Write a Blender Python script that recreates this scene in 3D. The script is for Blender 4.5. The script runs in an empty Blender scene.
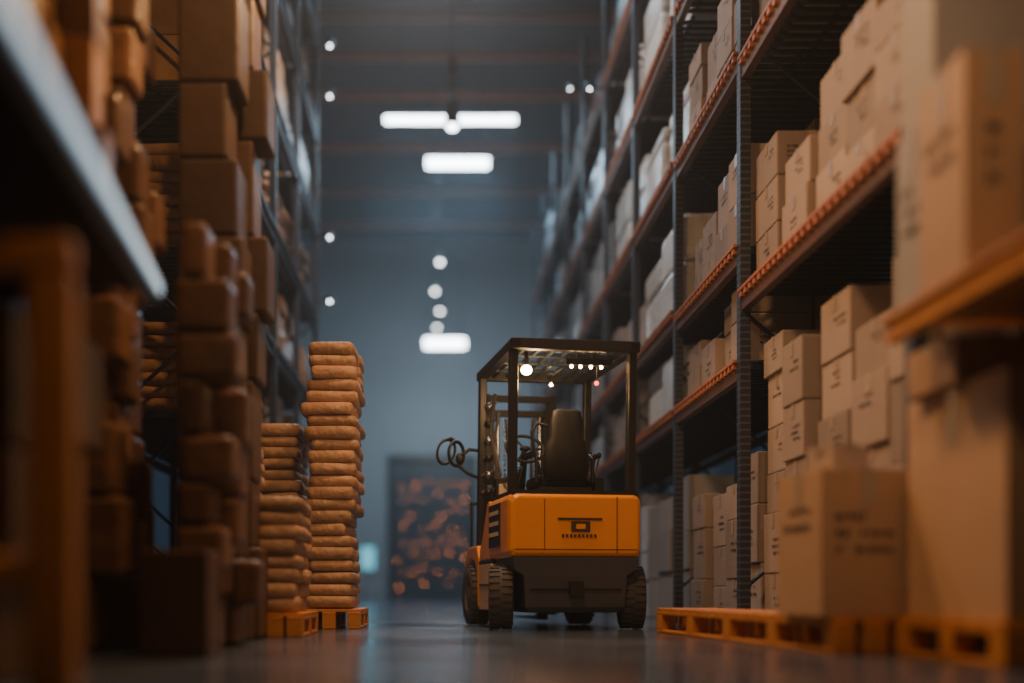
import bpy, math, random
from mathutils import Vector, Matrix
random.seed(7)
D=bpy.data; S=bpy.context.scene; COL=S.collection
R=random.uniform

# ------------------------------------------------------------------ materials
def nt(name):
    m=D.materials.new(name); m.use_nodes=True
    n=m.node_tree.nodes; l=m.node_tree.links
    return m,n,l,n['Principled BSDF']
def mat(name,col,rough=.6,metal=0,var=.15,scale=8,bump=0,bscale=40,coat=0,island=0,spec=.5):
    m,n,l,b=nt(name)
    b.inputs['Roughness'].default_value=rough; b.inputs['Metallic'].default_value=metal
    b.inputs['Coat Weight'].default_value=coat
    b.inputs['Specular IOR Level'].default_value=spec
    tc=n.new('ShaderNodeTexCoord'); no=n.new('ShaderNodeTexNoise')
    no.inputs['Scale'].default_value=scale; no.inputs['Detail'].default_value=5
    l.new(tc.outputs['Object'],no.inputs['Vector'])
    mx=n.new('ShaderNodeMix'); mx.data_type='RGBA'
    c=Vector(col); 
    mx.inputs[6].default_value=(*(c*(1-var)),1); mx.inputs[7].default_value=(*[min(1,v*(1+var)) for v in c],1)
    l.new(no.outputs['Fac'],mx.inputs[0])
    out=mx.outputs[2]
    if island:
        g=n.new('ShaderNodeNewGeometry'); hs=n.new('ShaderNodeHueSaturation')
        mr=n.new('ShaderNodeMapRange'); mr.inputs[3].default_value=1-island; mr.inputs[4].default_value=1+island
        l.new(g.outputs['Random Per Island'],mr.inputs[0]); l.new(mr.outputs[0],hs.inputs['Value'])
        l.new(out,hs.inputs['Color']); out=hs.outputs['Color']
    l.new(out,b.inputs['Base Color'])
    if bump:
        n2=n.new('ShaderNodeTexNoise'); n2.inputs['Scale'].default_value=bscale; n2.inputs['Detail'].default_value=4
        l.new(tc.outputs['Object'],n2.inputs['Vector'])
        bp=n.new('ShaderNodeBump'); bp.inputs['Strength'].default_value=bump; bp.inputs['Distance'].default_value=.02
        l.new(n2.outputs['Fac'],bp.inputs['Height']); l.new(bp.outputs['Normal'],b.inputs['Normal'])
    return m
def emis(name,col,st):
    m,n,l,b=nt(name); b.inputs['Base Color'].default_value=(*col,1)
    b.inputs['Emission Color'].default_value=(*col,1); b.inputs['Emission Strength'].default_value=st
    return m
M={}
M['card']=mat('cardboard',(.35,.275,.24),.8,var=.14,scale=3,bump=.15,bscale=25,island=.28)
M['cardw']=mat('cardboard_warm',(.48,.30,.185),.75,var=.1,scale=3,bump=.15,bscale=25,island=.12)
M['cardg']=mat('cardboard_grey',(.30,.275,.27),.8,var=.1,scale=3,bump=.15,bscale=25,island=.2)
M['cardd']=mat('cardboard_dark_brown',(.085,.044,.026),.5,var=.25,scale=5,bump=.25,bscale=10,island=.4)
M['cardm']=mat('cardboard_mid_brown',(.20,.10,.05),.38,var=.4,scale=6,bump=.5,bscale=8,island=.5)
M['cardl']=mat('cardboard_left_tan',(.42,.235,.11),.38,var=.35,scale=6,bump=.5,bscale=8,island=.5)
M['tape']=mat('packing_tape',(.40,.32,.25),.35,var=.05)
M['ink']=mat('printed_ink',(.05,.04,.04),.8,var=.05)
M['wrap']=mat('pale_stretch_wrap',(.60,.61,.62),.3,var=.2,scale=6,bump=.9,bscale=14,island=.2)
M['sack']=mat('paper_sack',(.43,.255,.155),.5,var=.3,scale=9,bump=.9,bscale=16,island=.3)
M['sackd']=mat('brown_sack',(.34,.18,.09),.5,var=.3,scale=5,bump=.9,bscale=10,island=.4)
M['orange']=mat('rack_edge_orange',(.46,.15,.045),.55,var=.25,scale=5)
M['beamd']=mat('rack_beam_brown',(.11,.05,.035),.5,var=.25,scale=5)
M['pallet']=mat('pallet_wood_orange',(.56,.22,.045),.6,var=.25,scale=9,bump=.2)
M['deck']=mat('deck_steel',(.03,.045,.07),.45,metal=.5)
M['pale']=mat('galvanised_beam',(.30,.40,.50),.35,metal=.2,var=.1)
M['black']=mat('black_steel',(.012,.012,.015),.42,var=.2)
M['rubber']=mat('tyre_rubber',(.065,.06,.062),.8,var=.3,scale=20,bump=.3)
M['hub']=mat('wheel_hub',(.16,.15,.15),.45,metal=.5)
M['fork']=mat('forklift_orange_paint',(.88,.33,.012),.32,var=.06,scale=3,coat=.3)
M['grey']=mat('forklift_dark_grey',(.055,.062,.085),.42,var=.1)
M['step']=mat('step_plate_beige',(.62,.45,.32),.5,var=.12)
M['vinyl']=mat('seat_vinyl',(.006,.006,.008),.6,bump=.1)
M['chrome']=mat('bright_metal',(.5,.52,.57),.25,metal=1,var=.05)
M['mark']=mat('dark_decal',(.045,.03,.02),.6)
M['lettering']=mat('pale_decal',(.5,.42,.32),.6)
M['steelc']=mat('ceiling_steel',(.018,.036,.046),.8)
M['purlin']=mat('purlin_red_oxide',(.55,.15,.05),.6)
M['darkp']=mat('door_panel',(.014,.03,.038),.5,var=.5,scale=1.2)
M['lampw']=emis('linear_lamp_glow',(.80,.93,1),16)
M['strip']=emis('beam_edge_glow',(.62,.84,1),.9)  # emissive band that brightens the near left beam edge
M['spot']=emis('spot_lamp_glow',(.9,.95,1),14)
M['warm']=emis('cab_lamp_glow',(1,.60,.24),60)
M['amber']=emis('amber_indicator_glow',(1,.26,.05),14.0)
M['cyan']=emis('cyan_panel_glow',(.2,.7,.85),.8)
M['red']=emis('red_indicator_glow',(1,.06,.02),5)
# perforated upright
m,n,l,b=nt('perforated_upright'); b.inputs['Roughness'].default_value=.5; b.inputs['Metallic'].default_value=.3
g=n.new('ShaderNodeNewGeometry'); sp=n.new('ShaderNodeSeparateXYZ'); l.new(g.outputs['Position'],sp.inputs[0])
a=n.new('ShaderNodeMath'); a.operation='MULTIPLY'; a.inputs[1].default_value=20; l.new(sp.outputs['Z'],a.inputs[0])
f=n.new('ShaderNodeMath'); f.operation='FRACT'; l.new(a.outputs[0],f.inputs[0])
gt=n.new('ShaderNodeMath'); gt.operation='GREATER_THAN'; gt.inputs[1].default_value=.7; l.new(f.outputs[0],gt.inputs[0])
mx=n.new('ShaderNodeMix'); mx.data_type='RGBA'; mx.inputs[6].default_value=(.025,.032,.05,1); mx.inputs[7].default_value=(.08,.09,.12,1)
l.new(gt.outputs[0],mx.inputs[0]); l.new(mx.outputs[2],b.inputs['Base Color']); M['upr']=m
# floor
m,n,l,b=nt('polished_concrete')
tc=n.new('ShaderNodeTexCoord'); no=n.new('ShaderNodeTexNoise'); no.inputs['Scale'].default_value=.9; no.inputs['Detail'].default_value=8
l.new(tc.outputs['Object'],no.inputs['Vector'])
cr=n.new('ShaderNodeValToRGB'); cr.color_ramp.elements[0].color=(.045,.062,.095,1); cr.color_ramp.elements[1].color=(.09,.115,.165,1)
cr.color_ramp.elements[0].position=.3; cr.color_ramp.elements[1].position=.7
l.new(no.outputs['Fac'],cr.inputs[0]); l.new(cr.outputs[0],b.inputs['Base Color'])
mr=n.new('ShaderNodeMapRange'); mr.inputs[3].default_value=.08; mr.inputs[4].default_value=.26
l.new(no.outputs['Fac'],mr.inputs[0]); l.new(mr.outputs[0],b.inputs['Roughness']); b.inputs['Specular IOR Level'].default_value=.8; M['floor']=m
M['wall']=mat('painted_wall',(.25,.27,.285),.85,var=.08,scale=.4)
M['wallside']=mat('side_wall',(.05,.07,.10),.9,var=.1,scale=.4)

# ------------------------------------------------------------------ mesh builder
class MB:
    def __init__(s): s.v=[];s.f=[];s.m=[];s.sm=[];s.mats=[]
    def mi(s,k):
        if k not in s.mats: s.mats.append(k)
        return s.mats.index(k)
    def add(s,vs,fs,k,smooth=False):
        o=len(s.v); s.v+= [tuple(v) for v in vs]; i=s.mi(k)
        for f in fs: s.f.append([o+a for a in f]); s.m.append(i); s.sm.append(smooth)
    def box(s,c,d,k,rz=0,rx=0,ry=0):
        M_=Matrix.Translation(c)@Matrix.Rotation(rz,4,'Z')@Matrix.Rotation(ry,4,'Y')@Matrix.Rotation(rx,4,'X')
        vs=[M_@Vector((x*d[0]/2,y*d[1]/2,z*d[2]/2)) for x in(-1,1) for y in(-1,1) for z in(-1,1)]
        s.add(vs,[(0,1,3,2),(4,6,7,5),(0,4,5,1),(2,3,7,6),(0,2,6,4),(1,5,7,3)],k)
    def b2(s,x0,x1,y0,y1,z0,z1,k): s.box(((x0+x1)/2,(y0+y1)/2,(z0+z1)/2),(x1-x0,y1-y0,z1-z0),k)
    def cyl(s,p0,p1,r,k,seg=12,r2=None):
        p0=Vector(p0);p1=Vector(p1); r2=r if r2 is None else r2
        q=(p1-p0).to_track_quat('Z','Y'); vs=[]
        for p,rr in((p0,r),(p1,r2)):
            for i in range(seg):
                a=2*math.pi*i/seg; vs.append(p+q@Vector((rr*math.cos(a),rr*math.sin(a),0)))
        s.add(vs,[(i,(i+1)%seg,seg+(i+1)%seg,seg+i) for i in range(seg)],k,True)
        s.add(vs,[tuple(range(seg))[::-1],tuple(range(seg,2*seg))],k)
    def tube(s,pts,r,k,seg=8):
        for a,b_ in zip(pts[:-1],pts[1:]): s.cyl(a,b_,r,k,seg)
        for p in pts[1:-1]: s.ell(p,(r,r,r),k,e=1,u=8,v=5)
    def ell(s,c,d,k,e=1.,u=12,v=7,rz=0,ez=None):
        ez=e if ez is None else ez
        sg=lambda a,p: math.copysign(abs(a)**p,a)
        vs=[];fs=[];c=Vector(c);Rm=Matrix.Rotation(rz,3,'Z')
        for j in range(v+1):
            ph=-math.pi/2+math.pi*j/v
            for i in range(u):
                th=2*math.pi*i/u
                vs.append(c+Rm@Vector((d[0]*sg(math.cos(ph),ez)*sg(math.cos(th),e),d[1]*sg(math.cos(ph),ez)*sg(math.sin(th),e),d[2]*sg(math.sin(ph),ez))))
        for j in range(v):
            for i in range(u): fs.append((j*u+i,j*u+(i+1)%u,(j+1)*u+(i+1)%u,(j+1)*u+i))
        s.add(vs,fs,k,True)
    def torus(s,c,R_,r,k,rot=(0,0,0),sx=1,sy=1,u=28,v=8):
        from mathutils import Euler
        Q=Euler(rot).to_matrix(); c=Vector(c); vs=[];fs=[]
        for i in range(u):
            a=2*math.pi*i/u
            for j in range(v):
                b_=2*math.pi*j/v
                vs.append(c+Q@Vector(((R_+r*math.cos(b_))*math.cos(a)*sx,(R_+r*math.cos(b_))*math.sin(a)*sy,r*math.sin(b_))))
        for i in range(u):
            for j in range(v): fs.append((i*v+j,((i+1)%u)*v+j,((i+1)%u)*v+(j+1)%v,i*v+(j+1)%v))
        s.add(vs,fs,k,True)
    def lathe(s,prof,c,k,axis='Z',seg=24):
        vs=[];fs=[];c=Vector(c);n_=len(prof)
        for i in range(seg):
            a=2*math.pi*i/seg
            for r,h in prof:
                p=(r*math.cos(a),r*math.sin(a),h)
                if axis=='X': p=(h,p[0],p[1])
                vs.append(c+Vector(p))
        for i in range(seg):
            for j in range(n_-1): fs.append((i*n_+j,((i+1)%seg)*n_+j,((i+1)%seg)*n_+j+1,i*n_+j+1))
        s.add(vs,fs,k,True)
    def prism(s,pts,x0,x1,k,axis='X'):
        n_=len(pts); f={'X':lambda p,t:(t,p[0],p[1]),'Y':lambda p,t:(p[0],t,p[1]),'Z':lambda p,t:(p[0],p[1],t)}[axis]
        vs=[f(p,x0) for p in pts]+[f(p,x1) for p in pts]
        s.add(vs,[tuple(range(n_)),tuple(range(n_,2*n_))[::-1]]+[(i,i+n_,(i+1)%n_+n_,(i+1)%n_) for i in range(n_)],k)
    def loft(s,secs,k,smooth=False):
        n_=len(secs[0]); vs=[p for q in secs for p in q]; fs=[]
        for j in range(len(secs)-1):
            for i in range(n_): fs.append((j*n_+i,j*n_+(i+1)%n_,(j+1)*n_+(i+1)%n_,(j+1)*n_+i))
        fs.append(tuple(range(n_))[::-1]); fs.append(tuple(range((len(secs)-1)*n_,len(secs)*n_)))
        s.add(vs,fs,k,smooth)
    def obj(s,name,parent=None,bevel=0,loc=None,rz=0):
        me=D.meshes.new(name); me.from_pydata(s.v,[],s.f)
        for k in s.mats: me.materials.append(M[k])
        me.polygons.foreach_set('material_index',s.m); me.polygons.foreach_set('use_smooth',s.sm); me.update()
        import bmesh
        bm=bmesh.new(); bm.from_mesh(me); bmesh.ops.recalc_face_normals(bm,faces=bm.faces); bm.to_mesh(me); bm.free()
        o=D.objects.new(name,me); COL.objects.link(o)
        if parent: o.parent=parent
        if loc: o.location=loc
        o.rotation_euler[2]=rz
        if bevel:
            md=o.modifiers.new('bevel','BEVEL'); md.width=bevel; md.segments=2; md.limit_method='ANGLE'; md.angle_limit=math.radians(40)
        return o
def empty(name,loc=(0,0,0),rz=0):
    e=D.objects.new(name,None); COL.objects.link(e); e.location=loc; e.rotation_euler[2]=rz; e.empty_display_size=.2; return e

# ------------------------------------------------------------------ room
XL,XR,YB,ZC=-9,10,40,13
def plane(name,x0,x1,y0,y1,z0,z1,k):
    b=MB(); b.b2(x0,x1,y0,y1,z0,z1,k); return b.obj(name)
plane('floor',XL,XR,-6,YB,-.2,0,'floor')
plane('wall_back',XL,XR,YB,YB+.2,0,ZC,'wall')
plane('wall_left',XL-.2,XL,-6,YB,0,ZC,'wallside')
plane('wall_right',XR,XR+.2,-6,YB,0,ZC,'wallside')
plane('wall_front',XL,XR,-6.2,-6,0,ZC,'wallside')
plane('ceiling',XL,XR,-6,YB,ZC,ZC+.2,'steelc')
b=MB()
for y in [3,6.5,10,13.5,17,19.5,22,24.3,26.1,28.2,31.5,35,38.2]:
    b.b2(XL+.02,XR-.02,y-.05,y+.05,ZC-.2,ZC-.01,'purlin')
b.obj('ceiling_purlins')
b=MB()
for x in (-6,5.5): b.b2(x-.1,x+.1,-5.9,YB-.02,ZC-.5,ZC-.21,'steelc')
b.obj('ceiling_girders')

# ------------------------------------------------------------------ boxes
def labels(b,x0,x1,y0,y1,z0,z1,side,dens=1):
    e=.003
    h=z1-z0
    def rows(u0,u1,w0,emit):
        nrow=random.choice((2,3)); ch=h*.06
        us=u0+(u1-u0)*R(.12,.4)
        for r in range(nrow):
            u=us; w=w0-r*ch*1.9
            L=random.randint(4,8)
            for i in range(L):
                cw=ch*R(.5,1.0)
                if u+cw>u1-.04: break
                if random.random()<.85:
                    emit(u,u+cw*.3,w,w+ch); emit(u,u+cw,w+ch*R(0,.7),w+ch*R(.75,1))
                u+=cw*1.5
    xs=x0-e if side<0 else x1+e
    def eX(a,c,w,t): b.add([(xs,a,w),(xs,c,w),(xs,c,t),(xs,a,t)],[(0,1,2,3)],'ink')
    def eY(a,c,w,t): b.add([(a,y0-e,w),(c,y0-e,w),(c,y0-e,t),(a,y0-e,t)],[(0,1,2,3)],'ink')
    if random.random()<.85: rows(y0,y1,z0+h*R(.5,.75),eX)
    if random.random()<.7: rows(x0,x1,z0+h*R(.5,.75),eY)
    ym=(y0+y1)/2
    b.add([(xs,ym-.03,z1),(xs,ym+.03,z1),(xs,ym+.03,z1-h*.25),(xs,ym-.03,z1-h*.25)],[(0,1,2,3)],'tape')
    xm=(x0+x1)/2
    b.add([(xm-.03,y0-e,z1),(xm+.03,y0-e,z1),(xm+.03,y0-e,z1-h*.25),(xm-.03,y0-e,z1-h*.25)],[(0,1,2,3)],'tape')
def boxload(x0,x1,y0,y1,z0,zmax,k='card',side=-1,lab=True,dy=.55,dz=.36,deep=2,fill=.8,name='cardboard_box_stack',bevel=.008,jx=.08):
    b=MB(); n=max(1,round((y1-y0)/dy)); w=(y1-y0)/n; dw=(x1-x0)/deep
    for j in range(n):
        ya=y0+j*w+R(.005,.03); yb=y0+(j+1)*w-R(.005,.03)
        for i in range(deep):
            xa=x0+i*dw+.01+(R(0,jx) if (i==0 and side<0) else 0); xb=x0+(i+1)*dw-.01
            if side>0 and i==deep-1: xb-=R(0,jx)
            z=z0+.002; top=z0+(zmax-z0)*R(fill,1)
            while z<top-.15:
                h=dz*R(.75,1.2); h=min(h,top-z)
                if h<.1: break
                ja,jb=R(0,.035),R(0,.035)
                jc=R(0,jx) if side>0 and i==deep-1 else 0
                b.b2(xa+ja,xb-jc,ya,yb-jb,z,z+h,k)
                if lab: labels(b,xa+ja,xb-jc,ya,yb-jb,z,z+h,side)
                z+=h+.004
    return b.obj(name,bevel=bevel)
def sackload(x0,x1,y0,y1,z0,zmax,k='sack',nx=1,ny=2,h=.095,jit=.02,name='sack_stack',e=.2,ez=.28):
    b=MB(); z=z0; L=int((zmax-z0)/h); dx=0
    for q in range(L):
        dx=dx*.6+R(-jit,jit)
        for i in range(nx):
            for j in range(ny):
                sx=R(.84,1.0); hh=h*R(.52,.60)
                cx=x0+(i+.5)*(x1-x0)/nx+dx; cy=y0+(j+.5)*(y1-y0)/ny+R(-.01,.01)
                b.ell((cx,cy,z+h*.5+.002),((x1-x0)/nx*.5*sx,(y1-y0)/ny*.5,hh),k,e=e*R(.8,1.6),ez=ez*R(.7,1.7),u=20,v=8,rz=R(-.07,.07))
        z+=h
    o=b.obj(name); 
    mn=min(v.co.z for v in o.data.vertices)
    for v in o.data.vertices: v.co.z+= z0-mn+.001
    return o
def pallet(cx,cy,lx,ly,rz=0,h=.14,name='wooden_pallet',k='pallet',nb=3):
    b=MB()
    n=max(4,int(ly/.16))
    for i in range(n):
        y=-ly/2+(i+.5)*ly/n; b.box((0,y,h-.011),(lx,ly/n*.78,.022),k)
    for x in (-lx/2+.05,0,lx/2-.05):
        b.box((x,0,h-.034),(.1,ly,.024),k)
        for j in range(nb):
            y=-ly/2+.06+j*(ly-.12)/(nb-1); b.box((x,y,.022+(h-.068)/2),(.1,.12,h-.068),k)
    for x in (-lx/2+.05,0,lx/2-.05): b.box((x,0,.012),(.1,ly,.02),k)
    return b.obj(name,loc=(cx,cy,0),rz=rz,bevel=.004)

# ------------------------------------------------------------------ racks
def rack(xf,xb,ys,levels,H,side,beam='beamd',tooth='orange',rz=0,loc=(0,0,0),upr='upr',deck=True):
    e=empty('pallet_rack',loc,rz)
    u=MB(); w=.075
    for y in ys:
        for x in (xf,xb):
            u.b2(x-w/2,x+w/2,y-.05,y-.035,0,H,upr)
            u.b2(x-w/2,x-w/2+.015,y-.035,y+.045,0,H,upr); u.b2(x+w/2-.015,x+w/2,y-.035,y+.045,0,H,upr)
            u.b2(x-.08,x+.08,y-.08,y+.08,0,.012,upr)
        z=.3; t=0
        while z+1<H:
            p,q=((xf,xb) if t%2==0 else (xb,xf))
            u.cyl((p,y,z),(q,y,z+1),.016,'deck',6); z+=1; t+=1
    u.obj('uprights',e)
    bm=MB(); dk=MB()
    for bi in range(len(ys)-1):
        ya,yb=ys[bi]+.05,ys[bi+1]-.05
        for z in levels[bi]:
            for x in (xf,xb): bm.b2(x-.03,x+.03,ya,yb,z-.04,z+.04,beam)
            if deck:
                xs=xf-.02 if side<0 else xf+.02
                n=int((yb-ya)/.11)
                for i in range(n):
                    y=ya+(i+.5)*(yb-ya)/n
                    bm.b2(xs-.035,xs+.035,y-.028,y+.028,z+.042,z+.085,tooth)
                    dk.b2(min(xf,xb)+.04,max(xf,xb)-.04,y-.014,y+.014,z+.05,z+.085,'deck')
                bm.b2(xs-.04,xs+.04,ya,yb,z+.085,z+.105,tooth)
                for i in range(4):
                    x=min(xf,xb)+.15+i*(abs(xf-xb)-.3)/3
                    dk.b2(x-.02,x+.02,ya,yb,z+.088,z+.104,'deck')
    bm.obj('beams',e); 
    if deck: dk.obj('decking',e)
    return e
XF,XB=2.19,3.35
ysR=[5.1,8.0,10.2,12.4,14.6,16.8,19.0,21.2,23.4,25.6]
lev=[[2.34,4.0,5.6,7.0]]+[[1.86,2.70,4.10,5.5,6.9]]+[[1.86,2.78,4.15,5.5,6.9]]*7
rack(XF,XB,ysR,lev,8.7,-1)
for bi in range(9):
    ya,yb=ysR[bi]+.1,ysR[bi+1]-.1
    L=lev[bi]
    for li,z in enumerate(L):
        if bi==0 and z>5: continue
        zt=(L[li+1] if li+1<len(L) else z+1.5)
        gap=zt-z-.2
        z0=z+.106
        pale=(bi>=2 and random.random()<.6)
        fillh=z0+min(gap,1.15)*(1 if gap<1 else R(.8,1))
        if pale: boxload(XF+.02,XB-.1,ya,yb,z0,fillh,'wrap',lab=False,dy=.9,dz=.55,name='wrapped_pallet_load',bevel=.05)
        else:
            boxload(XF+.02,XB-.1,ya,yb,z0,fillh,'card' if bi<2 else random.choice(('card','cardg')),lab=bi<4,fill=.62,dy=.5 if bi else .6,dz=.34)
boxload(XF+.06,XB-.1,6.95,7.88,0.0,2.05,'card',dy=.46,dz=.36,fill=.88)
boxload(XF+.06,XB-.1,5.22,6.85,0.0,2.1,'card',dy=.6,dz=.36,fill=.85)
boxload(XF+.06,XB-.1,8.1,10.1,0.0,1.38,'card',dy=.55,dz=.42,fill=.7)
for bi in range(2,9): boxload(XF+.06,XB-.1,ysR[bi]+.1,ysR[bi+1]-.1,0,1.5,random.choice(('card','cardg','wrap')),lab=False,dy=.7,dz=.45)

def carton(cx,cy,z0,sx,sy,sz,k='cardw',rz=0,side=-1,name='cardboard_box'):
    b=MB(); b.b2(-sx/2,sx/2,-sy/2,sy/2,0,sz,k); labels(b,-sx/2,sx/2,-sy/2,sy/2,0,sz,side)
    b.b2(-.003,.003,-sy/2,sy/2,sz,sz+.004,'ink')
    b.b2(-.03,.03,-sy/2-.002,sy/2+.002,sz+.004,sz+.006,'tape')
    return b.obj(name,loc=(cx,cy,z0+.001),rz=rz,bevel=.014)
pr=math.radians(5)
pallet(1.83,6.35,.40,2.8,pr,h=.17,nb=5)
carton(1.90,5.22,.17,.44,.5,.66,'cardw',pr)
carton(1.90,5.3,.84,.2,.2,.13,'card',.3)
pallet(2.36,4.5,.62,.95,0,h=.17)
carton(2.37,4.5,.17,.58,.86,.94,'cardw',0)
carton(2.22,4.62,1.115,.36,.4,.19,'cardw',.05)
# cantilever shelf at the near right
e=empty('cantilever_shelf')
b=MB()
b.b2(1.85,1.91,1.9,4.62,1.31,1.385,'pallet'); b.b2(2.62,2.68,1.9,4.62,1.31,1.385,'pallet')
for i in range(22): y=1.96+i*.122; b.b2(1.83,2.7,y,y+.09,1.387,1.41,'pallet')
b.obj('shelf_deck',e,bevel=.004)
b=MB()
for y in(2.0,3.75): 
    b.b2(2.71,2.79,y-.04,y+.04,0,3.4,'upr'); b.b2(2.0,2.71,y-.03,y+.03,1.25,1.308,'upr'); b.b2(2.6,2.9,y-.1,y+.1,0,.015,'upr')
b.obj('posts_and_arms',e)
carton(1.95,4.08,1.41,.21,.38,.78,'cardw',-.02)
carton(2.12,4.45,1.41,.46,.28,.72,'cardg',0)
carton(2.14,4.45,2.133,.46,.28,.75,'cardg',.03)
carton(2.32,3.45,1.41,.6,.6,.34,'cardw',.02)

# ------------------------------------------------------------------ left racks
ysL=[8.6,10.4,12.3,14.3,16.5]
levL=[[1.6,2.9,4.2,5.6,7.0,8.4,9.8]]*4
rack(-1.85,-2.95,ysL,levL,11.2,1,beam='deck',tooth='deck')
for bi in range(4):
    for z in levL[bi]:
        q=random.random()
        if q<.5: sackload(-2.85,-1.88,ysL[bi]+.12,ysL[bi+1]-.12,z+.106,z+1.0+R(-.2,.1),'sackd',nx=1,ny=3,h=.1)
        else: boxload(-2.85,-1.87,ysL[bi]+.12,ysL[bi+1]-.12,z+.106,z+1.12,'cardl',side=1,lab=False,dy=.7)
pallet(-.84,8.85,.48,.95,0,h=.15)
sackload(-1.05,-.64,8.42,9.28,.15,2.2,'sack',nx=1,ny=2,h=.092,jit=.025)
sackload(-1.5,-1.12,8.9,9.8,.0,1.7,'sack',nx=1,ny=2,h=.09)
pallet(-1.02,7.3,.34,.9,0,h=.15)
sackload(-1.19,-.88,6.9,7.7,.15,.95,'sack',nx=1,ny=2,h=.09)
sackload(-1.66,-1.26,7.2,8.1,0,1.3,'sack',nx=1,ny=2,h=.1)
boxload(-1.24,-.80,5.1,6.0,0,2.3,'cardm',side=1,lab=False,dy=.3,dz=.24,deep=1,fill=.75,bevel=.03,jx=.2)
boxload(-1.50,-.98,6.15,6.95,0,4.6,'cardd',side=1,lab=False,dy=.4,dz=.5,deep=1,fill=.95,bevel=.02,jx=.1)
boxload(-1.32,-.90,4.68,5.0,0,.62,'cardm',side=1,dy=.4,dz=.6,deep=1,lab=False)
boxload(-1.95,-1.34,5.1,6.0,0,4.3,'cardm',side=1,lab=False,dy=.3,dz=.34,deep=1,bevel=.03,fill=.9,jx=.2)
# near left cantilever shelf, skewed
a6=math.atan(.106)
e=empty('cantilever_shelf',(-1.157,4.5,0),a6)
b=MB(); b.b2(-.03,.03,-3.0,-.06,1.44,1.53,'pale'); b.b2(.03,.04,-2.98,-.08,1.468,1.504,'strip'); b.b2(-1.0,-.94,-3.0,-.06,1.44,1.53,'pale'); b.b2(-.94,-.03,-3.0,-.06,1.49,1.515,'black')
b.obj('shelf_board',e)
b=MB()
for y in(-2.8,-.3): b.b2(-1.09,-1.01,y-.04,y+.04,0,3.4,'black'); b.b2(-1.01,-.2,y-.03,y+.03,1.38,1.438,'black')
b.obj('posts_and_arms',e)
def addrot(o): o.location=(-1.157,4.5,0); o.rotation_euler[2]=a6; return o
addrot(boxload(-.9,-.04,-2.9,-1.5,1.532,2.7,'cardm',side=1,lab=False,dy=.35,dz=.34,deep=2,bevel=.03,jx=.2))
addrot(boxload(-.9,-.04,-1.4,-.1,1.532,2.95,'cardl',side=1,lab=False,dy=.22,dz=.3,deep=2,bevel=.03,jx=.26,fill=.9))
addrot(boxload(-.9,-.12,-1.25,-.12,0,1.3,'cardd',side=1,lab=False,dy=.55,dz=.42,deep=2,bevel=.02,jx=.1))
b=MB(); b.b2(-.06,.06,-.05,.05,0,1.12,'pallet'); b.b2(-.75,.06,-.05,.05,1.122,1.22,'pallet'); b.b2(-.75,-.65,-.05,.05,0,1.12,'pallet')
b.b2(-.648,-.062,-.03,.03,.3,.38,'pallet')
b.obj('orange_guard_frame',loc=(-1.03,2.95,0),rz=a6,bevel=.02)

# ------------------------------------------------------------------ forklift
th=math.radians(9)
F=empty('forklift',(.985,8.0,0),th)
b=MB()
def sec(y,w,z0,z1,r=.05):
    return [(-w+.02,y,z0),(w-.02,y,z0),(w,y,z0+.04),(w,y,z1-r),(w-r*.3,y,z1-r*.3),(w-r,y,z1),(-w+r,y,z1),(-w+r*.3,y,z1-r*.3),(-w,y,z1-r),(-w,y,z0+.04)]
b.loft([sec(0,.465,.56,.965),sec(.02,.485,.54,.985),sec(.07,.497,.53,.995),sec(.74,.497,.53,.995)],'fork')
for s in(-1,1):
    xa,xb=(.40*s,.494*s)
    b.prism([(.74,.53),(.74,.99),(.82,.97),(1.0,.72),(1.12,.62),(1.12,.53)],min(xa,xb),max(xa,xb),'fork')
    xa,xb=(.36*s,.50*s)
    b.prism([(1.14,.16),(1.14,.56),(1.22,.66),(1.6,.66),(1.74,.58),(1.8,.42),(1.72,.42),(1.66,.5),(1.5,.56),(1.32,.54),(1.22,.44),(1.19,.16)],min(xa,xb),max(xa,xb),'fork')
b.obj('counterweight_body',F,bevel=.012)
b=MB()
for (x0,x1,z0,z1) in ((-.24,-.235,.58,.95),(.30,.305,.56,.97),(-.455,.455,.585,.59)):
    b.b2(x0,x1,-.004,.01,z0,z1,'mark')
b.b2(-.47,.47,.03,.8,.992,1.015,'black')
b.obj('body_seams',F)
b=MB()
b.b2(-.14,.19,-.008,-.001,.80,.815,'mark'); b.b2(-.04,.10,-.008,-.001,.715,.79,'mark'); b.b2(-.005,.065,-.011,-.007,.735,.77,'fork')
x=-.11
for i in range(9):
    w=.017; b.b2(x,x+w,-.008,-.001,.675,.697,'mark'); x+=.03
b.obj('rear_mark',F)
b=MB()
def s2(z,w,y0,y1): return [(-w,y0,z),(w,y0,z),(w,y1,z),(-w,y1,z)]
b.loft([s2(.13,.34,.07,.6),s2(.17,.37,.03,.65),s2(.40,.385,.02,.7),s2(.44,.45,.02,.7),s2(.535,.466,.015,.74)],'grey')
b.b2(-.36,.36,.6,1.75,.16,.53,'grey')
b.b2(-.05,.05,-.02,.05,.25,.36,'black')
b.b2(-.34,.34,.005,.04,.30,.306,'black')
b.b2(-.38,.38,.75,1.5,.53,.545,'black')
b.obj('chassis',F,bevel=.01)
b=MB()
for s in(-1,1):
    xa,xb=sorted((.37*s,.50*s))
    b.prism([(.60,.14),(.64,.50),(1.12,.50),(1.12,.14)],xa,xb,'step')
    b.b2(min(.5*s,.508*s),max(.5*s,.508*s),.66,1.08,.33,.345,'mark')
    b.b2(xa,xb,.64,1.12,.50,.53,'black')
b.obj('step_panels',F,bevel=.01)
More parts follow.
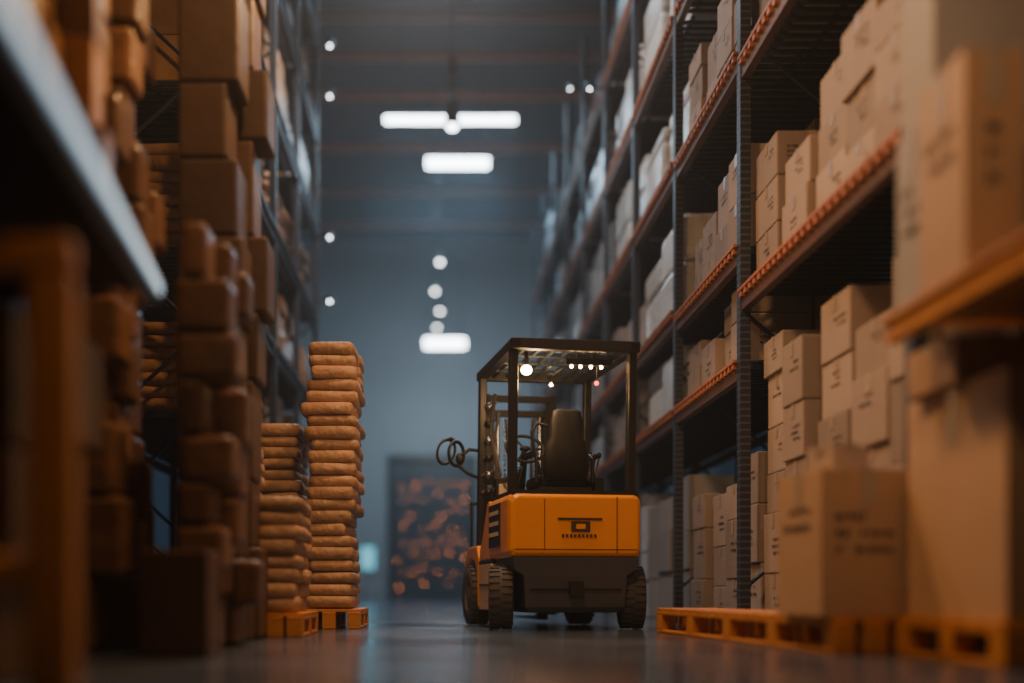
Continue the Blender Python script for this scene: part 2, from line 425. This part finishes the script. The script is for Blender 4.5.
def wheel(name,loc,r,w,rz):
    b=MB(); h=w/2
    b.lathe([(r*.55,-h*.9),(r*.9,-h),(r*.985,-h*.8),(r,-h*.4),(r,h*.4),(r*.985,h*.8),(r*.9,h),(r*.55,h*.9)],(0,0,0),'rubber','X',36)
    for i in range(26):
        a=2*math.pi*i/26
        for s in(-1,1):
            p=Vector((s*h*.5,r*1.0*math.cos(a+s*.06),r*1.0*math.sin(a+s*.06)))
            b.box(p,(h*.8,.026,.016),'rubber',rx=a+s*.06+math.pi/2,rz=0)
    for s in(-1,1):
        b.lathe([(r*.55,s*h*.9),(r*.5,s*h*.6),(r*.3,s*h*.55),(r*.26,s*h*.85),(r*.1,s*h*.9),(.0,s*h*.9)],(0,0,0),'hub','X',24)
        for i in range(6):
            a=2*math.pi*i/6; b.cyl((s*h*.55,r*.4*math.cos(a),r*.4*math.sin(a)),(s*h*.72,r*.4*math.cos(a),r*.4*math.sin(a)),.012,'chrome',6)
    o=b.obj(name,F); o.location=loc; o.rotation_euler[2]=rz; return o
wheel('wheel_rear_left',(-.50,.27,.24),.226,.18,math.radians(-12))
wheel('wheel_rear_right',(.50,.27,.24),.226,.18,math.radians(-12))
wheel('wheel_front_left',(-.45,1.46,.256),.242,.18,0)
wheel('wheel_front_right',(.44,1.46,.256),.242,.18,0)
b=MB(); ZT=2.10
for s in(-1,1):
    b.prism([(.10,1.0),(.17,1.0),(.13,ZT-.02),(.05,ZT-.02)],min(s*.415,s*.475),max(s*.415,s*.475),'black')
    b.prism([(1.28,.62),(1.36,.62),(1.27,ZT-.02),(1.19,ZT-.02)],min(s*.415,s*.475),max(s*.415,s*.475),'black')
    b.b2(min(s*.405,s*.48),max(s*.405,s*.48),.0,1.32,ZT-.07,ZT,'black')
b.b2(-.48,.48,.0,.075,ZT-.075,ZT+.004,'black'); b.b2(-.48,.48,1.25,1.325,ZT-.07,ZT,'black')
for i in range(7):
    x=-.405+(i+.5)*.81/7; b.b2(x-.014,x+.014,.07,1.26,ZT-.05,ZT-.015,'deck')
for y in (.38,.68,.98): b.b2(-.41,.41,y-.016,y+.016,ZT-.055,ZT-.02,'deck')
b.obj('overhead_guard',F,bevel=.008)
b=MB()
def bs(z,w,y,t): 
    return [(.05+math.copysign(abs(math.cos(a))**.5,math.cos(a))*w, y+math.copysign(abs(math.sin(a))**.5,math.sin(a))*t, z) for a in [2*math.pi*i/16 for i in range(16)]]
b.loft([bs(1.13,.16,.50,.05),bs(1.2,.175,.49,.065),bs(1.34,.17,.475,.06),bs(1.42,.15,.465,.05),bs(1.46,.125,.46,.045),bs(1.58,.125,.45,.04),bs(1.655,.11,.45,.035),bs(1.67,.08,.45,.02)],'vinyl',True)
b.ell((.05,.74,1.13),(.22,.27,.07),'vinyl',e=.5,ez=.6,u=20,v=8)
b.b2(-.15,.25,.45,.98,1.016,1.08,'black')
for s in(-1,1):
    x=.05+s*.22
    b.tube([(x,.5,1.12),(x,.5,1.3),(x,.58,1.34),(x,.85,1.34)],.016,'black')
    b.box((x,.72,1.355),(.045,.26,.03),'vinyl')
b.tube([(-.13,.5,1.15),(-.19,.5,1.36),(-.21,.5,1.5),(-.17,.5,1.57),(-.09,.49,1.55)],.012,'black')
b.obj('operator_seat',F,bevel=.006)
b=MB()
b.prism([(1.3,.53),(1.22,.85),(1.26,1.12),(1.4,1.18),(1.5,1.05),(1.55,.53)],-.38,.38,'black')
b.cyl((-.1,1.32,1.1),(-.12,1.12,1.42),.03,'black'); b.torus((-.12,1.10,1.45),.155,.014,'vinyl',rot=(math.radians(50),0,0))
b.ell((-.12,1.10,1.45),(.045,.045,.025),'vinyl')
for a in(0,2.1,4.2):
    d=Matrix.Rotation(math.radians(50),3,'X')@Vector((math.cos(a)*.15,math.sin(a)*.15,0)); b.cyl((-.12,1.10,1.45),Vector((-.12,1.10,1.45))+d,.01,'black',6)
for i in range(4):
    x=.16+i*.06; b.cyl((x,1.25,1.1),(x+.01,1.1+.02*i,1.38),.009,'chrome',6); b.ell((x+.01,1.1+.02*i,1.4),(.022,.022,.028),'vinyl')
b.b2(.29,.36,.5,.95,1.016,1.16,'black')
for i in range(3): b.cyl((.32,.6+.1*i,1.16),(.34,.56+.1*i,1.32),.009,'chrome',6); b.ell((.34,.56+.1*i,1.34),(.02,.02,.026),'vinyl')
for i in range(7):
    y=1.0+.04*i; b.tube([(-.36+.02*i,1.2,1.02),(-.38+.03*i,1.1,1.12+.03*i),(-.30+.02*i,.95,1.16+.02*i),(-.22,1.0,1.05)],.009,'chrome' if i%3==0 else 'black',6)
b.b2(-.38,-.24,1.0,1.16,1.016,1.2,'black'); b.b2(-.36,-.26,.99,1.0,1.05,1.15,'lettering')
b.obj('controls',F,bevel=.004)
b=MB()
for s in(-1,1):
    for dx,dy,h in((.30,1.86,2.02),(.245,1.86,1.9)):
        x=s*dx; b.b2(x-.02,x+.02,dy-.05,dy+.05,.08,h,'black'); 
    b.b2(s*.30-.035,s*.30+.035,1.80,1.82,.08,2.02,'black'); b.b2(s*.30-.035,s*.30+.035,1.90,1.92,.08,2.02,'black')
    b.cyl((s*.19,1.84,.1),(s*.19,1.84,1.3),.03,'grey'); b.cyl((s*.19,1.84,1.3),(s*.19,1.84,1.85),.018,'chrome')
    for i in range(36): b.box((s*.13,1.83,.3+i*.044),(.02,.012,.034),'chrome')
    b.tube([(s*.1,1.82,.5),(s*.1,1.80,1.4),(s*.12,1.82,1.8)],.012,'rubber')
for z in(.2,1.0,1.85,1.98): b.b2(-.32,.32,1.80,1.83,z-.03,z+.03,'black')
b.b2(-.42,.42,1.93,1.97,.12,.2,'black'); b.b2(-.42,.42,1.93,1.97,.45,.53,'black')
for i in range(7): x=-.4+i*.8/6; b.b2(x-.012,x+.012,1.95,1.97,.5,1.05,'black')
b.b2(-.42,.42,1.95,1.97,1.05,1.08,'black')
for s in(-1,1):
    b.b2(s*.25-.05,s*.25+.05,1.97,2.01,.05,.55,'black'); b.prism([(1.97,.03),(1.97,.075),(2.95,.05),(3.0,.03)],s*.25-.05,s*.25+.05,'black')
b.obj('mast_and_forks',F,bevel=.004)
b=MB()
for i in range(6):
    z=1.1+i*.14; b.ell((-.40,1.22-(z-1)*.03,z),(.035,.04,.035),'chrome' if i%2 else 'black'); b.cyl((-.45,1.25,z),(-.34,1.18,z+.04),.014,'hub',8)
b.tube([(-.38,1.2,1.0),(-.35,1.12,1.3),(-.39,1.18,1.6),(-.36,1.14,1.9)],.014,'rubber')
b.tube([(-.35,1.2,1.0),(-.31,1.14,1.25),(-.36,1.18,1.5),(-.33,1.14,1.75)],.01,'hub')
b.obj('hydraulic_hoses',F)
b=MB()
b.tube([(-.45,1.3,1.22),(-.56,1.28,1.26),(-.66,1.28,1.34)],.014,'black'); b.tube([(-.45,1.29,1.45),(-.55,1.28,1.46),(-.60,1.28,1.42)],.014,'black')
b.torus((-.66,1.27,1.42),.10,.016,'black',rot=(math.radians(90),0,math.radians(25)),sx=.75)
b.torus((-.74,1.30,1.44),.105,.015,'black',rot=(math.radians(90),math.radians(20),math.radians(10)),sx=.7)
b.tube([(-.66,1.28,1.52),(-.70,1.29,1.55),(-.76,1.3,1.53)],.013,'black')
b.ell((-.63,1.275,1.38),(.035,.02,.05),'black')
b.obj('side_mirrors',F)
b=MB()
b.b2(-.504,-.497,.30,.70,.62,.94,'black')
for r in range(3):
    y=.34
    for i in range(7): b.b2(-.508,-.504,y,y+.03,.86-r*.08,.89-r*.08,'lettering'); y+=.05
b.obj('service_panel',F)
b=MB()
b.b2(.0,.36,.28,.34,ZT-.12,ZT-.075,'black')
b.ell((-.335,.15,ZT-.20),(.042,.042,.036),'warm')
for x in (.05,.12,.2,.28): b.ell((x,.31,ZT-.13),(.013,.013,.013),'warm')
b.ell((.10,1.1,ZT-.12),(.014,.014,.014),'warm'); b.ell((-.2,1.15,ZT-.12),(.014,.014,.014),'warm')
b.ell((.26,.36,1.86),(.018,.018,.018),'red'); b.cyl((.26,.36,1.87),(.26,.36,ZT-.1),.006,'black',6)
b.cyl((-.335,.15,ZT-.17),(-.335,.15,ZT-.05),.016,'black')
b.obj('cab_lamps',F)

# ------------------------------------------------------------------ lamps
def light(kind,name,loc,energy,col,size=.5,rot=(0,0,0),parent=None,sy=None,spot=None):
    L=D.lights.new(name,kind); L.energy=energy; L.color=col
    if kind=='AREA':
        L.size=size
        if sy: L.shape='RECTANGLE'; L.size_y=sy
    elif kind=='SPOT': L.shadow_soft_size=size; L.spot_size=spot; L.spot_blend=.8
    else: L.shadow_soft_size=size
    o=D.objects.new(name,L); COL.objects.link(o); o.location=loc; o.rotation_euler=rot
    if parent: o.parent=parent
    return o
def linear(x,y,z,w,t=.1):
    e=empty('linear_pendant_light',(x,y,z)); b=MB()
    b.b2(-w/2-.03,w/2+.03,-.12,.12,t,t+.08,'black'); b.b2(-w/2,w/2,-.1,.1,-t,t,'lampw')
    for s in(-1,1): b.cyl((s*w*.4,0,t+.08),(s*w*.4,0,ZC-z-.01),.012,'black',6)
    b.obj('fixture',e)
    light('AREA','glow',(0,0,-t-.06),150,(.46,.76,1),w,parent=e,sy=.3)
linear(.23,24.6,10.75,2.9,.04); linear(.43,27.0,10.72,1.5,.09); linear(.16,36,8.35,1.3,.13)
b=MB(); b.lathe([(.0,.62),(.03,.6),(.03,.45),(.06,.42),(.07,.3),(.10,.22),(.12,.1),(.14,.0),(.12,-.01),(.0,.02)],(0,0,0),'hub')
b.ell((0,0,-.02),(.09,.09,.06),'spot'); b.torus((0,0,.72),.06,.02,'hub',rot=(math.pi/2,0,0)); b.cyl((0,0,.78),(0,0,ZC-7.86),.014,'black',6); b.box((0,0,.95),(.12,.12,.26),'hub')
b.lathe([(.09,.40),(.11,.38),(.11,.34),(.09,.32)],(0,0,0),'hub'); b.obj('bell_pendant_lamp',loc=(.2,18,7.85))
for (px,y,z) in ((440,31,9.5),(435,34,9.5),(440,36.2,9.45),(437,38.5,9.45)):
    x=(px-440)/1109*y
    b=MB(); b.ell((0,0,0),(.07,.07,.06),'spot'); b.lathe([(.14,.0),(.11,.12),(.04,.2),(0,.2)],(0,0,0),'black'); b.cyl((0,0,.18),(0,0,ZC-z-.01),.012,'black',6)
    b.obj('small_pendant_lamp',loc=(x,y,z))
def bracket(x,y,z,s,r=.03):
    b=MB(); b.cyl((0,0,0),(s*.12,0,.03),.015,'black',6); b.ell((s*.16,0,0),(r,r,r),'spot'); b.lathe([(.07,.0),(.05,.07),(0,.09)],(s*.16,0,.01),'black')
    b.obj('bracket_lamp',loc=(x,y,z))
for z in(8.4,7.65,5.55,4.6): bracket(-1.8,16.5,z,1,.022)
for y,z in((14.6,6.9),(16.8,7.9)): bracket(2.13,y,z,-1,.015)

# ------------------------------------------------------------------ far end
b=MB()
X0,X1,ZD=-1.85,1.3,5.2
b.b2(X0,X0+.15,39.8,39.97,0,ZD,'black'); b.b2(X1-.15,X1,39.8,39.97,0,ZD,'black'); b.b2(X0,X1,39.8,39.97,ZD-.2,ZD,'black')
for i in range(5):
    z=.0+i*1.0; b.b2(X0+.15,X1-.15,39.9,39.97,z+.03,z+.97,'darkp')
for i in range(1,4): x=X0+.15+i*(X1-X0-.3)/4; b.b2(x-.03,x+.03,39.86,39.9,0,ZD-.2,'black')
b.obj('door_1')
b=MB()
for i in range(6):
    for j in range(8):
        if random.random()<.15: continue
        x=X0+.45+i*.45+R(-.14,.14); z=.5+j*.52+R(-.16,.16); r=R(.012,.024); b.ell((x,39.6,z),(r,r,r),'amber',u=8,v=5)
for z in (.45,1.2,2.0,2.8,3.6,4.4): b.b2(X0+.25,X1-.25,39.62,39.68,z-.03,z,'deck')
for x in(X0+.25,-.3,X1-.25): b.b2(x-.03,x+.03,39.62,39.7,0,4.7,'deck')
b.obj('indicator_light_rack')
b=MB(); b.b2(-2.85,-2.35,39.88,39.9,1.1,1.9,'cyan'); b.b2(-2.9,-2.3,39.9,39.96,1.05,1.95,'black'); b.obj('control_display')
boxload(-3.2,-2.0,37.5,38.6,0,1.1,'cardg',lab=False); boxload(1.6,3.2,37,38.6,0,2.0,'cardg',lab=False)
boxload(-4.6,-3.4,30,34,0,2.4,'cardw',lab=False,side=1)
b=MB()
for i in range(6): b.b2(3.9,3.93,8.4+i*.35,8.6+i*.35,1.45,1.75+R(0,.1),'cyan')
b.b2(3.93,3.97,8.2,10.8,1.3,2.0,'black'); b.b2(3.9,4.0,8.2,8.3,0,1.3,'black'); b.b2(3.9,4.0,10.7,10.8,0,1.3,'black'); b.obj('status_display_panel')

# ------------------------------------------------------------------ lights
def aim(o,t): o.rotation_euler=(Vector(t)-o.location).to_track_quat('-Z','Y').to_euler()
WARM=(1,.54,.23)
o=light('AREA','overhead_light_warm',(-.1,4.6,5.4),110,WARM,.5); aim(o,(.3,6.0,0))
o=light('AREA','overhead_light_warm',(.0,7.4,4.9),130,WARM,.25); aim(o,(-.6,4.5,1.0))
o=light('SPOT','aisle_lamp_warm',(.3,-1.5,3.9),240,(1,.68,.43),.3,spot=math.radians(36)); aim(o,(1.15,8,1.1))
o=light('SPOT','fill_spot_warm',(.5,3.0,3.6),85,(1,.58,.28),.12,spot=math.radians(58)); aim(o,(2.0,4.2,1.9))  # added off-frame spot, brightens the near right boxes
o=light('SPOT','fill_spot_warm',(-.1,4.4,4.2),130,(1,.55,.22),.1,spot=math.radians(48)); aim(o,(-1.2,3.8,2.3))  # added spot for highlights on the left shelf load, no fixture
o=light('SPOT','fill_spot_warm',(.1,1.6,2.6),26,(1,.55,.22),.1,spot=math.radians(26)); aim(o,(-1.05,2.95,.75))  # small added spot to lift the orange frame
o=light('AREA','overhead_light_warm',(-.3,11.5,8),220,(1,.85,.74),.8)  # added overhead fill for the right rack loads
o=light('AREA','ambient_fill_cool',(0,20,12),300,(.44,.74,1),3)  # added ambient fill, stands for no actual fixture
o=light('AREA','ambient_fill_cool',(0,33,12),400,(.46,.75,1),4)  # second added ambient fill, towards the far end
o=light('AREA','back_wall_fill',(0,35,6),50,(.95,.88,.82),1.5); aim(o,(0,40,5))  # fill light added to brighten the back wall
light('POINT','cab_glow',(.72,8.30,1.84),16,(1,.58,.25),.04)
W=D.worlds.new('world'); S.world=W; W.use_nodes=True; n=W.node_tree.nodes; n['Background'].inputs[0].default_value=(.1,.2,.3,1); n['Background'].inputs[1].default_value=.3
v=n.new('ShaderNodeVolumeScatter'); v.inputs['Density'].default_value=.004; v.inputs['Color'].default_value=(.8,.9,1,1); v.inputs['Anisotropy'].default_value=.3
W.node_tree.links.new(v.outputs[0],n['World Output'].inputs['Volume'])

# ------------------------------------------------------------------ camera
c=D.cameras.new('camera'); co=D.objects.new('camera',c); COL.objects.link(co); S.camera=co
co.location=(0,0,.28); co.rotation_euler=(math.radians(90),0,0)
c.sensor_width=36; c.lens=39; c.shift_x=72/1024; c.shift_y=(592-341.5)/1024
c.dof.use_dof=True; c.dof.focus_distance=8.4; c.dof.aperture_fstop=.31; c.clip_end=200
